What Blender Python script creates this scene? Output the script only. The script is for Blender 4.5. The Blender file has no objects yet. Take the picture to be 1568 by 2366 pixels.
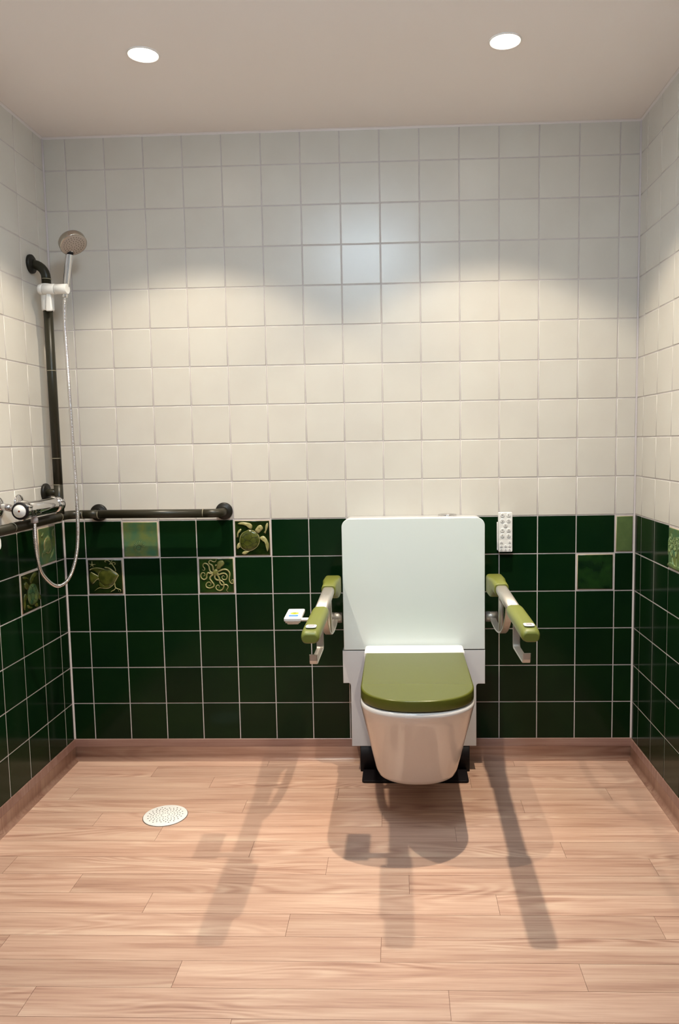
import bpy, bmesh, math, random
from mathutils import Vector, Matrix
random.seed(7)
PI = math.pi
scn = bpy.context.scene
COL = scn.collection

# ------------------------------------------------------------------ camera, light, exposure
W_PX, H_PX = 1568, 2366
cam_d = bpy.data.cameras.new('camera')
cam_d.sensor_fit = 'VERTICAL'
cam_d.sensor_height = 36.0
cam_d.lens = 1776.51 / H_PX * 36.0
cam_d.shift_x = (784 - 856.89) / H_PX
cam_d.shift_y = -(1183 - 1194.23) / H_PX
cam_d.clip_start = 0.02
cam = bpy.data.objects.new('camera', cam_d)
COL.objects.link(cam)
_r = Vector((0.99925747, 0.03495254, -0.01621229))
_f = Vector((-0.03637222, 0.9945573, -0.09763626))
_u = Vector((0.01271142, 0.09815344, 0.99509011))
cam.matrix_world = Matrix(((_r.x, _u.x, -_f.x, 1.25806), (_r.y, _u.y, -_f.y, -3.01736),
                           (_r.z, _u.z, -_f.z, 1.28779), (0, 0, 0, 1)))
scn.camera = cam

world = bpy.data.worlds.new('world')
scn.world = world
world.use_nodes = True
world.node_tree.nodes['Background'].inputs[0].default_value = (0.9, 0.95, 1.0, 1)
world.node_tree.nodes['Background'].inputs[1].default_value = 0.0

scn.view_settings.view_transform = 'Standard'
scn.view_settings.look = 'None'
scn.view_settings.gamma = 1.0
scn.view_settings.use_curve_mapping = False
scn.view_settings.exposure = 0.0

SPOT_POWER = 190.0
SPOT_COLOR = (1.0, 0.88, 0.70)
SPOT_ANGLE, SPOT_BLEND = 106.0, 0.05
# beam profile of the downlights: (cosine of the angle from straight down, relative intensity)
SPOT_PROFILE = [(0.62, 0.0), (0.655, 0.05), (0.70, 0.155), (0.809, 0.25), (0.866, 0.34), (0.9455, 0.62), (0.985, 0.88), (1.0, 1.0)]
LAMP_STRENGTH = 46.0            # cool round ceiling lamp in front of the frame
LAMP_COLOR = (0.66, 0.85, 1.0)

# room numbers (metres)
XL, XR = -0.0873, 2.1765        # side walls
ZC = 2.462                      # ceiling
YF = -3.32                      # wall behind the camera
ZB = 0.988                      # green / white boundary
T = 0.15                        # tile pitch
JL, JR = 0.0732, 0.0782         # first joints on the side walls
BASE_H = 0.0889

# ------------------------------------------------------------------ materials
def srgb(r, g, b):
    f = lambda c: (c / 255 / 12.92) if c / 255 <= 0.04045 else ((c / 255 + 0.055) / 1.055) ** 2.4
    return (f(r), f(g), f(b), 1)

def mat(name, color, rough=0.5, metal=0.0, spec=0.5, emit=None, strength=0.0, coat=0.0):
    m = bpy.data.materials.new(name)
    m.use_nodes = True
    b = m.node_tree.nodes['Principled BSDF']
    b.inputs['Base Color'].default_value = color
    b.inputs['Roughness'].default_value = rough
    b.inputs['Metallic'].default_value = metal
    b.inputs['Specular IOR Level'].default_value = spec
    b.inputs['Coat Weight'].default_value = coat
    if emit:
        b.inputs['Emission Color'].default_value = emit
        b.inputs['Emission Strength'].default_value = strength
    return m

def N(m, t, **kw):
    n = m.node_tree.nodes.new(t)
    for k, v in kw.items():
        setattr(n, k, v)
    return n

def L(m, a, b):
    m.node_tree.links.new(a, b)

def bump(m, scale, strength, dist=0.001, detail=2.0):
    """fine relief from an object-space noise"""
    tc = N(m, 'ShaderNodeTexCoord'); no = N(m, 'ShaderNodeTexNoise'); bu = N(m, 'ShaderNodeBump')
    no.inputs['Scale'].default_value = scale; no.inputs['Detail'].default_value = detail
    bu.inputs['Strength'].default_value = strength; bu.inputs['Distance'].default_value = dist
    L(m, tc.outputs['Object'], no.inputs['Vector']); L(m, no.outputs['Fac'], bu.inputs['Height'])
    L(m, bu.outputs['Normal'], m.node_tree.nodes['Principled BSDF'].inputs['Normal'])
    return m

def mottled(name, c1, c2, scale, rough, spec=0.5, per_object=0.0, detail=3.0, bump_s=0.0, bump_scale=30):
    """colour that wanders between two tones, plus a small tone step from object to object"""
    m = mat(name, c1, rough, spec=spec)
    b = m.node_tree.nodes['Principled BSDF']
    tc = N(m, 'ShaderNodeTexCoord'); oi = N(m, 'ShaderNodeObjectInfo')
    ad = N(m, 'ShaderNodeVectorMath', operation='MULTIPLY_ADD')
    L(m, oi.outputs['Random'], ad.inputs[0]); ad.inputs[1].default_value = (37, 19, 53)
    L(m, tc.outputs['Object'], ad.inputs[2])
    no = N(m, 'ShaderNodeTexNoise'); no.inputs['Scale'].default_value = scale; no.inputs['Detail'].default_value = detail
    L(m, ad.outputs[0], no.inputs['Vector'])
    ra = N(m, 'ShaderNodeValToRGB')
    ra.color_ramp.elements[0].position = 0.32; ra.color_ramp.elements[0].color = c1
    ra.color_ramp.elements[1].position = 0.68; ra.color_ramp.elements[1].color = c2
    L(m, no.outputs['Fac'], ra.inputs['Fac'])
    out = ra.outputs['Color']
    if per_object:
        mr = N(m, 'ShaderNodeMapRange'); mr.inputs['To Min'].default_value = 1 - per_object; mr.inputs['To Max'].default_value = 1 + per_object
        L(m, oi.outputs['Random'], mr.inputs['Value'])
        hs = N(m, 'ShaderNodeHueSaturation'); L(m, mr.outputs['Result'], hs.inputs['Value']); L(m, out, hs.inputs['Color'])
        out = hs.outputs['Color']
    L(m, out, b.inputs['Base Color'])
    if bump_s:
        n2 = N(m, 'ShaderNodeTexNoise'); n2.inputs['Scale'].default_value = bump_scale; n2.inputs['Detail'].default_value = 1.5
        L(m, ad.outputs[0], n2.inputs['Vector'])
        bu = N(m, 'ShaderNodeBump'); bu.inputs['Strength'].default_value = bump_s; bu.inputs['Distance'].default_value = 0.002
        L(m, n2.outputs['Fac'], bu.inputs['Height']); L(m, bu.outputs['Normal'], b.inputs['Normal'])
    return m

def wood(name, axis, darken=1.0, tint=(1, 1, 1)):
    """printed oak: streaks along `axis`, cathedral figure, a tone of its own on every board"""
    m = mat(name, (0.5, 0.3, 0.2, 1), 0.36, spec=0.8)
    b = m.node_tree.nodes['Principled BSDF']
    tc = N(m, 'ShaderNodeTexCoord'); oi = N(m, 'ShaderNodeObjectInfo')
    sw = N(m, 'ShaderNodeSeparateXYZ'); cb = N(m, 'ShaderNodeCombineXYZ')
    L(m, tc.outputs['Object'], sw.inputs[0])
    order = {'x': ('X', 'Y', 'Z'), 'z': ('Z', 'Y', 'X'), 'y': ('Y', 'X', 'Z')}[axis]
    for o, i in zip(order, 'XYZ'):
        L(m, sw.outputs[o], cb.inputs[i])
    ad = N(m, 'ShaderNodeVectorMath', operation='MULTIPLY_ADD')
    L(m, oi.outputs['Random'], ad.inputs[0]); ad.inputs[1].default_value = (91.3, 13.7, 41.9)
    L(m, cb.outputs[0], ad.inputs[2])
    def noise(sx, sy, sz, detail, dist=0.0, rough=0.55):
        mp = N(m, 'ShaderNodeMapping'); mp.inputs['Scale'].default_value = (sx, sy, sz)
        L(m, ad.outputs[0], mp.inputs['Vector'])
        n = N(m, 'ShaderNodeTexNoise'); n.inputs['Scale'].default_value = 1.0; n.inputs['Detail'].default_value = detail
        n.inputs['Distortion'].default_value = dist; n.inputs['Roughness'].default_value = rough
        L(m, mp.outputs[0], n.inputs['Vector'])
        return n.outputs['Fac']
    broad = noise(1.3, 22, 22, 3, 0.5)
    streak = noise(3.2, 120, 120, 4, 0.25, 0.65)
    fine = noise(9.0, 420, 420, 2, 0.0, 0.6)
    # cathedral figure: contour lines of a slow stretched field, only where a second field allows it
    field = noise(1.5, 11, 11, 1.0, 0.25, 0.4)
    mask = noise(1.1, 6.0, 6.0, 1.0, 0.0, 0.4)
    def math_(op, a, b=None, c=None):
        n = N(m, 'ShaderNodeMath', operation=op)
        for k, v in enumerate((a, b, c)):
            if v is None: continue
            if isinstance(v, (int, float)): n.inputs[k].default_value = v
            else: L(m, v, n.inputs[k])
        return n.outputs[0]
    sn = math_('SINE', math_('MULTIPLY', field, 95.0))
    mk = N(m, 'ShaderNodeMapRange'); mk.inputs['From Min'].default_value = 0.47; mk.inputs['From Max'].default_value = 0.62
    L(m, mask, mk.inputs['Value'])
    v = math_('MULTIPLY', math_('MULTIPLY', sn, mk.outputs['Result']), 0.075)
    v = math_('MULTIPLY_ADD', broad, 0.46, v)
    v = math_('MULTIPLY_ADD', streak, 0.44, v)
    v = math_('MULTIPLY_ADD', fine, 0.14, v)
    ra = N(m, 'ShaderNodeValToRGB'); cr = ra.color_ramp
    d = darken
    tones = [(0.34, (0.36 * d, 0.19 * d, 0.135 * d, 1)), (0.47, (0.51 * d, 0.305 * d, 0.22 * d, 1)),
             (0.57, (0.60 * d, 0.385 * d, 0.285 * d, 1)), (0.70, (0.70 * d, 0.50 * d, 0.37 * d, 1))]
    tones = [(p, (c[0] * tint[0], c[1] * tint[1], c[2] * tint[2], 1)) for p, c in tones]
    cr.elements[0].position, cr.elements[0].color = tones[0]
    cr.elements[1].position, cr.elements[1].color = tones[3]
    for p, c in tones[1:3]:
        e = cr.elements.new(p); e.color = c
    L(m, v, ra.inputs['Fac'])
    mr = N(m, 'ShaderNodeMapRange'); mr.inputs['To Min'].default_value = 0.92; mr.inputs['To Max'].default_value = 1.07
    L(m, oi.outputs['Random'], mr.inputs['Value'])
    hs = N(m, 'ShaderNodeHueSaturation'); L(m, mr.outputs['Result'], hs.inputs['Value']); L(m, ra.outputs['Color'], hs.inputs['Color'])
    L(m, hs.outputs['Color'], b.inputs['Base Color'])
    bu = N(m, 'ShaderNodeBump'); bu.inputs['Strength'].default_value = 0.08; bu.inputs['Distance'].default_value = 0.001
    L(m, streak, bu.inputs['Height']); L(m, bu.outputs['Normal'], b.inputs['Normal'])
    return m

M = {}
M['white_tile'] = mottled('white_glaze', srgb(205, 199, 189), srgb(210, 205, 195), 5, 0.30, 0.5, 0.012, bump_s=0.05, bump_scale=14)
M['green_tile'] = mottled('dark_green_glaze', srgb(8, 32, 14), srgb(13, 37, 14), 6, 0.13, 0.16, 0.14, bump_s=0.03, bump_scale=14)
M['grout'] = mottled('grout', srgb(192, 183, 181), srgb(200, 192, 189), 40, 0.85, 0.2)
M['silicone'] = mat('silicone', srgb(200, 192, 192), 0.45)
M['paint'] = bump(mat('ceiling_paint', srgb(249, 243, 241), 0.75, spec=0.2), 220, 0.03)
M['bead'] = mat('sealant_bead', srgb(226, 219, 216), 0.5)
M['wood_floor'] = wood('oak_vinyl', 'x')
M['wood_base_x'] = wood('oak_vinyl_skirting', 'x', 0.72, (1, .92, .92))
M['wood_base_z'] = wood('oak_vinyl_skirting_upright', 'z', 0.72, (1, .92, .92))
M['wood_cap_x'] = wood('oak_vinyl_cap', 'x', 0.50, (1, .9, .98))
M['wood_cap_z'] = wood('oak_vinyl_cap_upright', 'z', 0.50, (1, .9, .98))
M['joint'] = mat('joint_brown', srgb(120, 84, 66), 0.8)  # brown floor base, seen in the thin gaps between planks
M['glaze_dark'] = mottled('relief_ground_glaze', srgb(6, 22, 6), srgb(30, 46, 10), 22, 0.16, 0.4)
M['glaze_plain'] = mottled('mottled_green_glaze', srgb(5, 30, 12), srgb(30, 62, 22), 18, 0.14, 0.4)
M['glaze_oct'] = mottled('octopus_ground_glaze', srgb(8, 36, 16), srgb(44, 66, 22), 24, 0.16, 0.4)
M['glaze_light'] = mottled('sea_green_glaze', srgb(68, 108, 80), srgb(104, 118, 66), 22, 0.2, 0.4)
M['glaze_half'] = mottled('soft_green_glaze', srgb(80, 100, 58), srgb(92, 112, 66), 24, 0.25, 0.4)
M['relief_olive'] = mottled('olive_glaze', srgb(52, 60, 18), srgb(82, 86, 32), 40, 0.2, 0.4)
M['relief_pale'] = mottled('pale_glaze', srgb(128, 124, 74), srgb(166, 158, 110), 60, 0.25, 0.4)
M['relief_mid'] = mottled('mid_glaze', srgb(100, 102, 50), srgb(132, 130, 74), 50, 0.22, 0.4)
M['relief_sea'] = mottled('sea_relief_glaze', srgb(84, 112, 72), srgb(126, 138, 84), 40, 0.2, 0.4)
M['relief_teal'] = mottled('teal_glaze', srgb(40, 84, 60), srgb(100, 116, 64), 30, 0.2, 0.4)
M['clay_edge'] = mat('bare_clay_edge', srgb(190, 168, 136), 0.5)
M['ceramic'] = mat('white_ceramic', srgb(224, 216, 210), 0.12, spec=0.5, coat=0.3)
M['plastic'] = mat('white_plastic', srgb(232, 230, 226), 0.35)
M['plastic_grey'] = mat('grey_plastic', srgb(176, 168, 168), 0.4)
M['glass'] = mat('white_back_painted_glass', srgb(216, 224, 222), 0.06, spec=0.5)
M['glass_edge'] = mat('glass_edge', srgb(170, 196, 190), 0.15)
M['panel'] = mat('white_panel', srgb(206, 206, 208), 0.25)
M['black'] = mat('black_plastic', srgb(17, 12, 16), 0.55, spec=0.25)
M['olive'] = mat('olive_gloss_plastic', srgb(88, 90, 30), 0.24, spec=0.4)
M['olive_grip'] = mat('olive_soft_plastic', srgb(108, 112, 44), 0.42, spec=0.4)
M['alu'] = bump(mat('anodised_aluminium', srgb(186, 181, 174), 0.44, metal=0.8), 300, 0.02)
M['chrome'] = mat('chrome', srgb(214, 212, 212), 0.07, metal=1.0)
M['satin'] = mat('satin_chrome', srgb(190, 182, 172), 0.22, metal=1.0)
M['spray'] = mat('grey_spray_face', srgb(170, 156, 144), 0.45)
M['nozzle'] = mat('nozzle_rubber', srgb(112, 100, 92), 0.6)
M['rail'] = mat('dark_nylon', srgb(42, 39, 27), 0.36, spec=0.32)
M['rail_black'] = mat('dark_nylon_flange', srgb(27, 25, 19), 0.42, spec=0.3)
M['ring'] = mat('pale_joint_ring', srgb(150, 142, 120), 0.5)
M['yellow'] = mat('yellow_label', srgb(238, 220, 20), 0.45)
M['blue'] = mat('blue_label', srgb(46, 120, 196), 0.45)
M['ink'] = mat('dark_print', srgb(70, 66, 44), 0.6)
M['ink_grey'] = mat('grey_print', srgb(182, 176, 172), 0.6)
M['ink_violet'] = mat('slate_print', srgb(158, 154, 168), 0.6)
M['hole'] = mat('painted_opening_shade', srgb(58, 42, 34), 0.9)  # dark colour painting the shade inside the drain's openings
M['lens'] = mat('lit_downlight_lens', (1, 1, 1, 1), 0.4, emit=(1.0, 0.90, 0.74, 1), strength=22.0)
M['trim_white'] = mat('white_bezel', srgb(236, 230, 226), 0.4)
M['lamp_lens'] = mat('lit_lamp_diffuser', (1, 1, 1, 1), 0.4, emit=(*LAMP_COLOR, 1), strength=LAMP_STRENGTH)
M['door'] = mat('door_paint', srgb(214, 212, 206), 0.4)
M['red'] = mat('temperature_mark', srgb(120, 50, 16), 0.5)

# ------------------------------------------------------------------ mesh helpers
class MB:
    """collects vertices and faces; build() links them as one mesh object"""
    def __init__(s):
        s.v, s.f, s.sm, s.mi = [], [], [], []
    def add(s, verts, faces, smooth=True, mi=0, xf=None):
        o = len(s.v)
        s.v += [tuple(xf @ Vector(p)) if xf else tuple(p) for p in verts]
        for f in faces:
            s.f.append([i + o for i in f]); s.sm.append(smooth); s.mi.append(mi)
        return s
    def rings(s, rings, closed=True, cap0=True, cap1=True, smooth=True, mi=0, xf=None):
        n = len(rings[0]); v = [p for r in rings for p in r]; f = []
        for i in range(len(rings) - 1):
            for j in range(n if closed else n - 1):
                k = (j + 1) % n
                f.append([i * n + j, i * n + k, (i + 1) * n + k, (i + 1) * n + j])
        s.add(v, f, smooth, mi, xf)
        if cap0: s.add(rings[0], [list(range(n))[::-1]], False, mi, xf)
        if cap1: s.add(rings[-1], [list(range(n))], False, mi, xf)
        return s
    def tube(s, pts, r, n=12, caps=True, radii=None, flute=0.0, mi=0, xf=None, flat=1.0, up=None):
        pts = [Vector(p) for p in pts]; R = []
        t = (pts[1] - pts[0]).normalized()
        a = Vector(up) if up else (Vector((0, 0, 1)) if abs(t.z) < 0.9 else Vector((1, 0, 0)))
        a = (a - t * a.dot(t)).normalized()
        for i, p in enumerate(pts):
            d = (pts[min(i + 1, len(pts) - 1)] - pts[max(i - 1, 0)]).normalized()
            a = (a - d * a.dot(d)).normalized(); b = d.cross(a)
            rr = radii[i] if radii else r
            ring = []
            for k in range(n):
                q = rr * (1 + (flute if k % 2 else 0)); th = 2 * PI * k / n
                ring.append(p + a * (math.cos(th) * q * flat) + b * (math.sin(th) * q))
            R.append(ring)
        return s.rings(R, True, caps, caps, True, mi, xf)
    def strap(s, pts, w, th, wax, mi=0):
        """flat bar: rectangle w (along wax) x th swept along pts"""
        pts = [Vector(p) for p in pts]; wax = Vector(wax).normalized(); R = []
        for i, p in enumerate(pts):
            d = (pts[min(i + 1, len(pts) - 1)] - pts[max(i - 1, 0)]).normalized()
            nrm = d.cross(wax).normalized(); c = th * 0.3
            prof = [(-w/2 + c, -th/2), (w/2 - c, -th/2), (w/2, -th/2 + c), (w/2, th/2 - c), (w/2 - c, th/2), (-w/2 + c, th/2), (-w/2, th/2 - c), (-w/2, -th/2 + c)]
            R.append([p + wax * x + nrm * y for x, y in prof])
        return s.rings(R, True, True, True, False, mi)
    def lathe(s, prof, n=32, xf=None, mi=0, cap0=True, cap1=True):
        return s.rings([[(r * math.cos(2 * PI * k / n), r * math.sin(2 * PI * k / n), z) for k in range(n)] for r, z in prof], True, cap0, cap1, True, mi, xf)
    def slab(s, outline, z0, z1, b0=0.0, b1=0.0, xf=None, mi=0, seg=3):
        """outline (CCW, local xy) extruded z0..z1 with rounded bottom / top edges"""
        n = len(outline); c = [Vector((p[0], p[1])) for p in outline]
        def inset(d):
            out = []
            for i in range(n):
                p, q, r = c[i - 1], c[i], c[(i + 1) % n]
                e1 = (q - p).normalized(); e2 = (r - q).normalized()
                n1 = Vector((-e1.y, e1.x)); n2 = Vector((-e2.y, e2.x)); m = (n1 + n2)
                m = m / max(0.25, (1 + n1.dot(n2)))
                out.append(q + m * d)
            return out
        R = []
        def ring(d, z): R.append([(p.x, p.y, z) for p in inset(d)])
        if b0:
            for k in range(seg + 1):
                a = PI / 2 * k / seg; ring(b0 * (1 - math.sin(a)), z0 + b0 * (1 - math.cos(a)))
        else: ring(0, z0)
        if b1:
            for k in range(seg + 1):
                a = PI / 2 * k / seg; ring(b1 * (1 - math.cos(a)), z1 - b1 * (1 - math.sin(a)))
        else: ring(0, z1)
        return s.rings(R, True, True, True, True, mi, xf)
    def box(s, a, b, mi=0, xf=None):
        x0, y0, z0 = a; x1, y1, z1 = b
        v = [(x0, y0, z0), (x1, y0, z0), (x1, y1, z0), (x0, y1, z0), (x0, y0, z1), (x1, y0, z1), (x1, y1, z1), (x0, y1, z1)]
        return s.add(v, [[3, 2, 1, 0], [4, 5, 6, 7], [0, 1, 5, 4], [1, 2, 6, 5], [2, 3, 7, 6], [3, 0, 4, 7]], False, mi, xf)
    def dome(s, outline, h, z0=0.0, steps=4, mi=0, xf=None, power=0.5, base=0.3):
        """outline (CCW, xy) rising to a rounded top towards its centroid"""
        cx = sum(p[0] for p in outline) / len(outline); cy = sum(p[1] for p in outline) / len(outline)
        R = [[(p[0], p[1], z0) for p in outline]]
        for k in range(1, steps + 1):
            t = (k - 1) / steps; sc = 1 - t * 0.92 - 0.03; z = z0 + h * (base + (1 - base) * (1 - (1 - t) ** 2) ** power if k > 1 else base)
            R.append([(cx + (p[0] - cx) * sc, cy + (p[1] - cy) * sc, z) for p in outline])
        return s.rings(R, True, False, True, True, mi, xf)
    def mesh(s, name, mats):
        me = bpy.data.meshes.new(name)
        me.from_pydata(s.v, [], s.f)
        for m in (mats if isinstance(mats, (list, tuple)) else [mats]): me.materials.append(m)
        me.polygons.foreach_set('use_smooth', s.sm)
        me.polygons.foreach_set('material_index', s.mi)
        me.update()
        bm = bmesh.new(); bm.from_mesh(me)
        bmesh.ops.remove_doubles(bm, verts=bm.verts, dist=1e-6)
        bmesh.ops.recalc_face_normals(bm, faces=bm.faces)
        bm.to_mesh(me); bm.free()
        return me
    def build(s, name, mats, parent=None, label=None):
        o = bpy.data.objects.new(name, s.mesh(name, mats)); COL.objects.link(o)
        if parent is not None: o.parent = parent
        if label: o['label'] = label
        return o

def obj(name, me, parent=None, loc=(0, 0, 0), rot=(0, 0, 0), label=None):
    o = bpy.data.objects.new(name, me); COL.objects.link(o)
    o.location = loc; o.rotation_euler = rot
    if parent is not None: o.parent = parent
    if label: o['label'] = label
    return o

def thing(name, label, cat, loc=(0, 0, 0), group=None):
    o = bpy.data.objects.new(name, None); COL.objects.link(o); o.empty_display_size = 0.05
    o.location = loc; o['label'] = label; o['category'] = cat
    if group: o['group'] = group
    return o

def at(o, root):
    """parts are modelled in room coordinates: take the thing's origin out again"""
    o.location = Vector(o.location) - Vector(root.location)
    return o

def part(mb, name, m, root, label=None):
    return at(mb.build(name, m, root, label), root)

def sub(mb, name, m, parent, label=None):
    return mb.build(name, m, parent, label)     # parent already carries the offset

def struct(o):
    o['kind'] = 'structure'; return o

def xf_to(loc, zdir, xdir=None):
    z = Vector(zdir).normalized()
    x = Vector(xdir) if xdir else (Vector((1, 0, 0)) if abs(z.x) < 0.9 else Vector((0, 1, 0)))
    x = (x - z * x.dot(z)).normalized(); y = z.cross(x)
    m = Matrix((x, y, z)).transposed().to_4x4(); m.translation = Vector(loc); return m

def rrect(x0, y0, x1, y1, r, n=5, corners=(1, 1, 1, 1)):
    """CCW rounded rectangle; corners = bottom-left, bottom-right, top-right, top-left"""
    out = []
    for i, (cx, cy, a0) in enumerate(((x0 + r, y0 + r, PI), (x1 - r, y0 + r, 1.5 * PI), (x1 - r, y1 - r, 0), (x0 + r, y1 - r, 0.5 * PI))):
        if corners[i]:
            out += [(cx + r * math.cos(a0 + PI / 2 * k / n), cy + r * math.sin(a0 + PI / 2 * k / n)) for k in range(n + 1)]
        else:
            out.append(((x0, y0), (x1, y0), (x1, y1), (x0, y1))[i])
    return out

def smooth_path(pts, n=8):
    """Catmull-Rom through pts (any dimension)"""
    P = [Vector(p) for p in pts]; P = [P[0] * 2 - P[1]] + P + [P[-1] * 2 - P[-2]]; out = []
    for i in range(1, len(P) - 2):
        a, b, c, d = P[i - 1:i + 3]
        for k in range(n):
            t = k / n
            out.append(0.5 * ((2 * b) + (c - a) * t + (2 * a - 5 * b + 4 * c - d) * t * t + (3 * b - a - 3 * c + d) * t ** 3))
    out.append(P[-2]); return out

def arc(c, u, v, r, a0, a1, n=8):
    c, u, v = Vector(c), Vector(u), Vector(v)
    return [c + u * (r * math.cos(a0 + (a1 - a0) * k / n)) + v * (r * math.sin(a0 + (a1 - a0) * k / n)) for k in range(n + 1)]

# ------------------------------------------------------------------ floor
floor = struct(MB().box((XL - 0.1, YF - 0.1, -0.12), (XR + 0.1, 0.1, -0.002)).build('floor', M['joint']))
PW, PLEN, Y0 = 0.0963, 0.985, -0.0698
OFFS = [.278, .53, .036, .695, .202, .446, .775, .04, .289, .534, .946, .213, .701, .375, .868]
DRAIN = (0.431, -0.478, 0.076)
def plank(x0, x1, y0, y1):
    g = 0.0005
    x0 += g; x1 -= g; y0 += g; y1 -= g
    if x1 - x0 < 0.01: return
    cx, cy = (x0 + x1) / 2, (y0 + y1) / 2; hx, hy = (x1 - x0) / 2, (y1 - y0) / 2
    mb = MB().box((-hx, -hy, -0.004), (hx, hy, 0.0))
    obj('plank', mb.mesh('plank', M['wood_floor']), floor, (cx, cy, 0))
row = -1
while True:
    ya, yb = Y0 - PW * row, Y0 - PW * (row + 1)
    if ya < YF: break
    y1, y0 = min(ya, 0.0), max(yb, YF)
    off = OFFS[row] if 0 <= row < len(OFFS) else (row * 0.377 + 0.11) % PLEN
    x = off - PLEN * 2
    while x < XR:
        a, b = max(x, XL), min(x + PLEN, XR)
        if b > a and y1 > y0: plank(a, b, y0, y1)
        x += PLEN
    row += 1

# ------------------------------------------------------------------ tiled walls
def tile_rings(w, h, th=0.006, b=0.0022):
    """a tile w x h centred on the origin, face at y = 0 towards -y"""
    def ring(d, y): return [(-w/2 + d, y, -h/2 + d), (w/2 - d, y, -h/2 + d), (w/2 - d, y, h/2 - d), (-w/2 + d, y, h/2 - d)]
    return [ring(0, th), ring(0, b), ring(b * 0.3, b * 0.3), ring(b, 0)]
_tc = {}
def tile_mesh(w, h, key):
    k = (round(w, 4), round(h, 4), key)
    if k not in _tc:
        _tc[k] = MB().rings(tile_rings(w, h), True, False, True, True).mesh(key, M[key])
    return _tc[k]

GAP = 0.0032
Z_ROWS = [(BASE_H - 0.004, ZB - 5 * T)] + [(ZB - (5 - i) * T, ZB - (4 - i) * T) for i in range(5)] \
       + [(ZB + i * T, ZB + (i + 1) * T) for i in range(9)] + [(ZB + 9 * T, ZC - 0.004)]
SPECIAL = {}

def wall(name, slab_a, slab_b, frame, cols, n_single):
    """frame(u, v) -> location; cols = list of (u0, u1); first n_single columns are parts, the rest one mesh"""
    w = struct(MB().box(slab_a, slab_b).build(name, M['grout']))
    loc, rz = frame
    far = {'white_tile': MB(), 'green_tile': MB()}
    for ci, (u0, u1) in enumerate(cols):
        for ri, (v0, v1) in enumerate(Z_ROWS):
            key = 'green_tile' if ri < 6 else 'white_tile'
            if (name, ci, ri) in SPECIAL:
                SPECIAL[(name, ci, ri)] = (w, loc((u0 + u1) / 2, (v0 + v1) / 2), rz, abs(u1 - u0), v1 - v0); continue
            p = loc((u0 + u1) / 2, (v0 + v1) / 2); wd, ht = abs(u1 - u0) - GAP, v1 - v0 - GAP
            if ci < n_single:
                jit = random.uniform(-0.0002, 0.0004)
                o = obj(key, tile_mesh(wd, ht, key), w, p, (0, 0, rz))
                o.location += Vector((math.sin(rz), -math.cos(rz), 0)) * jit
            else:
                m = Matrix.Translation(p) @ Matrix.Rotation(rz, 4, 'Z')
                far[key].rings(tile_rings(wd, ht), True, False, True, True, 0, m)
    for key, mb in far.items():
        if mb.v:
            o = mb.build('far_' + key + 's', M[key], w); o['kind'] = 'stuff'
    return w

# decorated tiles: (wall, column, row)
for k in (('wall_back', 1, 4), ('wall_back', 2, 5), ('wall_back', 4, 4), ('wall_back', 5, 5), ('wall_back', 14, 4), ('wall_back', 15, 5),
          ('wall_left', 1, 5), ('wall_left', 2, 4), ('wall_right', 3, 5)):
    SPECIAL[k] = None
GR = 0.0014      # grout face lies this far behind the tile faces
cols_b = [(XL + 0.003, 0.0)] + [(k * T, (k + 1) * T) for k in range(14)] + [(14 * T, XR - 0.003)]
wall_back = wall('wall_back', (XL - 0.1, GR, -0.1), (XR + 0.1, 0.1, ZC + 0.1), (lambda u, v: Vector((u, 0, v)), 0.0), cols_b, 99)
def side_cols(j):
    e = [-0.003, -j]
    while e[-1] - T > YF + 0.02: e.append(e[-1] - T)
    e.append(YF + 0.004)
    return [(e[i], e[i + 1]) for i in range(len(e) - 1)]
wall_left = wall('wall_left', (XL - 0.1, YF - 0.1, -0.1), (XL - GR, 0.1, ZC + 0.1), (lambda u, v: Vector((XL, u, v)), PI / 2), side_cols(JL), 9)
wall_right = wall('wall_right', (XR + GR, YF - 0.1, -0.1), (XR + 0.1, 0.1, ZC + 0.1), (lambda u, v: Vector((XR, u, v)), -PI / 2), side_cols(JR), 9)

# wall behind the camera, with a plain door
DX0, DX1, DZ = 0.55, 1.50, 2.10
wall_front = struct(MB().box((XL - 0.1, YF - 0.1, -0.1), (DX0, YF, ZC + 0.1)).box((DX1, YF - 0.1, -0.1), (XR + 0.1, YF, ZC + 0.1)).box((DX0, YF - 0.1, DZ), (DX1, YF, ZC + 0.1)).build('wall_front', M['grout']))
ft = {'white_tile': MB(), 'green_tile': MB()}
e = [XL + 0.003]
while e[-1] + T < XR: e.append(e[-1] + T)
e.append(XR - 0.003)
for i in range(len(e) - 1):
    for ri, (v0, v1) in enumerate(Z_ROWS):
        if e[i + 1] > DX0 - 0.07 and e[i] < DX1 + 0.07 and v0 < DZ + 0.07: continue
        key = 'green_tile' if ri < 6 else 'white_tile'
        m = Matrix.Translation(((e[i] + e[i + 1]) / 2, YF + GR, (v0 + v1) / 2)) @ Matrix.Rotation(PI, 4, 'Z')
        ft[key].rings(tile_rings(e[i + 1] - e[i] - GAP, v1 - v0 - GAP), True, False, True, True, 0, m)
for key, mb in ft.items():
    o = mb.build('far_' + key + 's', M[key], wall_front); o['kind'] = 'stuff'
door_1 = struct(MB().box((DX0 + 0.03, YF - 0.06, 0.006), (DX1 - 0.03, YF - 0.02, DZ - 0.03)).build('door_1', M['door']))
mb = MB()
for a, b in (((DX0, YF - 0.08, 0), (DX0 + 0.03, YF + 0.006, DZ)), ((DX1 - 0.03, YF - 0.08, 0), (DX1, YF + 0.006, DZ)), ((DX0, YF - 0.08, DZ - 0.03), (DX1, YF + 0.006, DZ))): mb.box(a, b)
mb.build('door_frame', M['door'], door_1)
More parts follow.
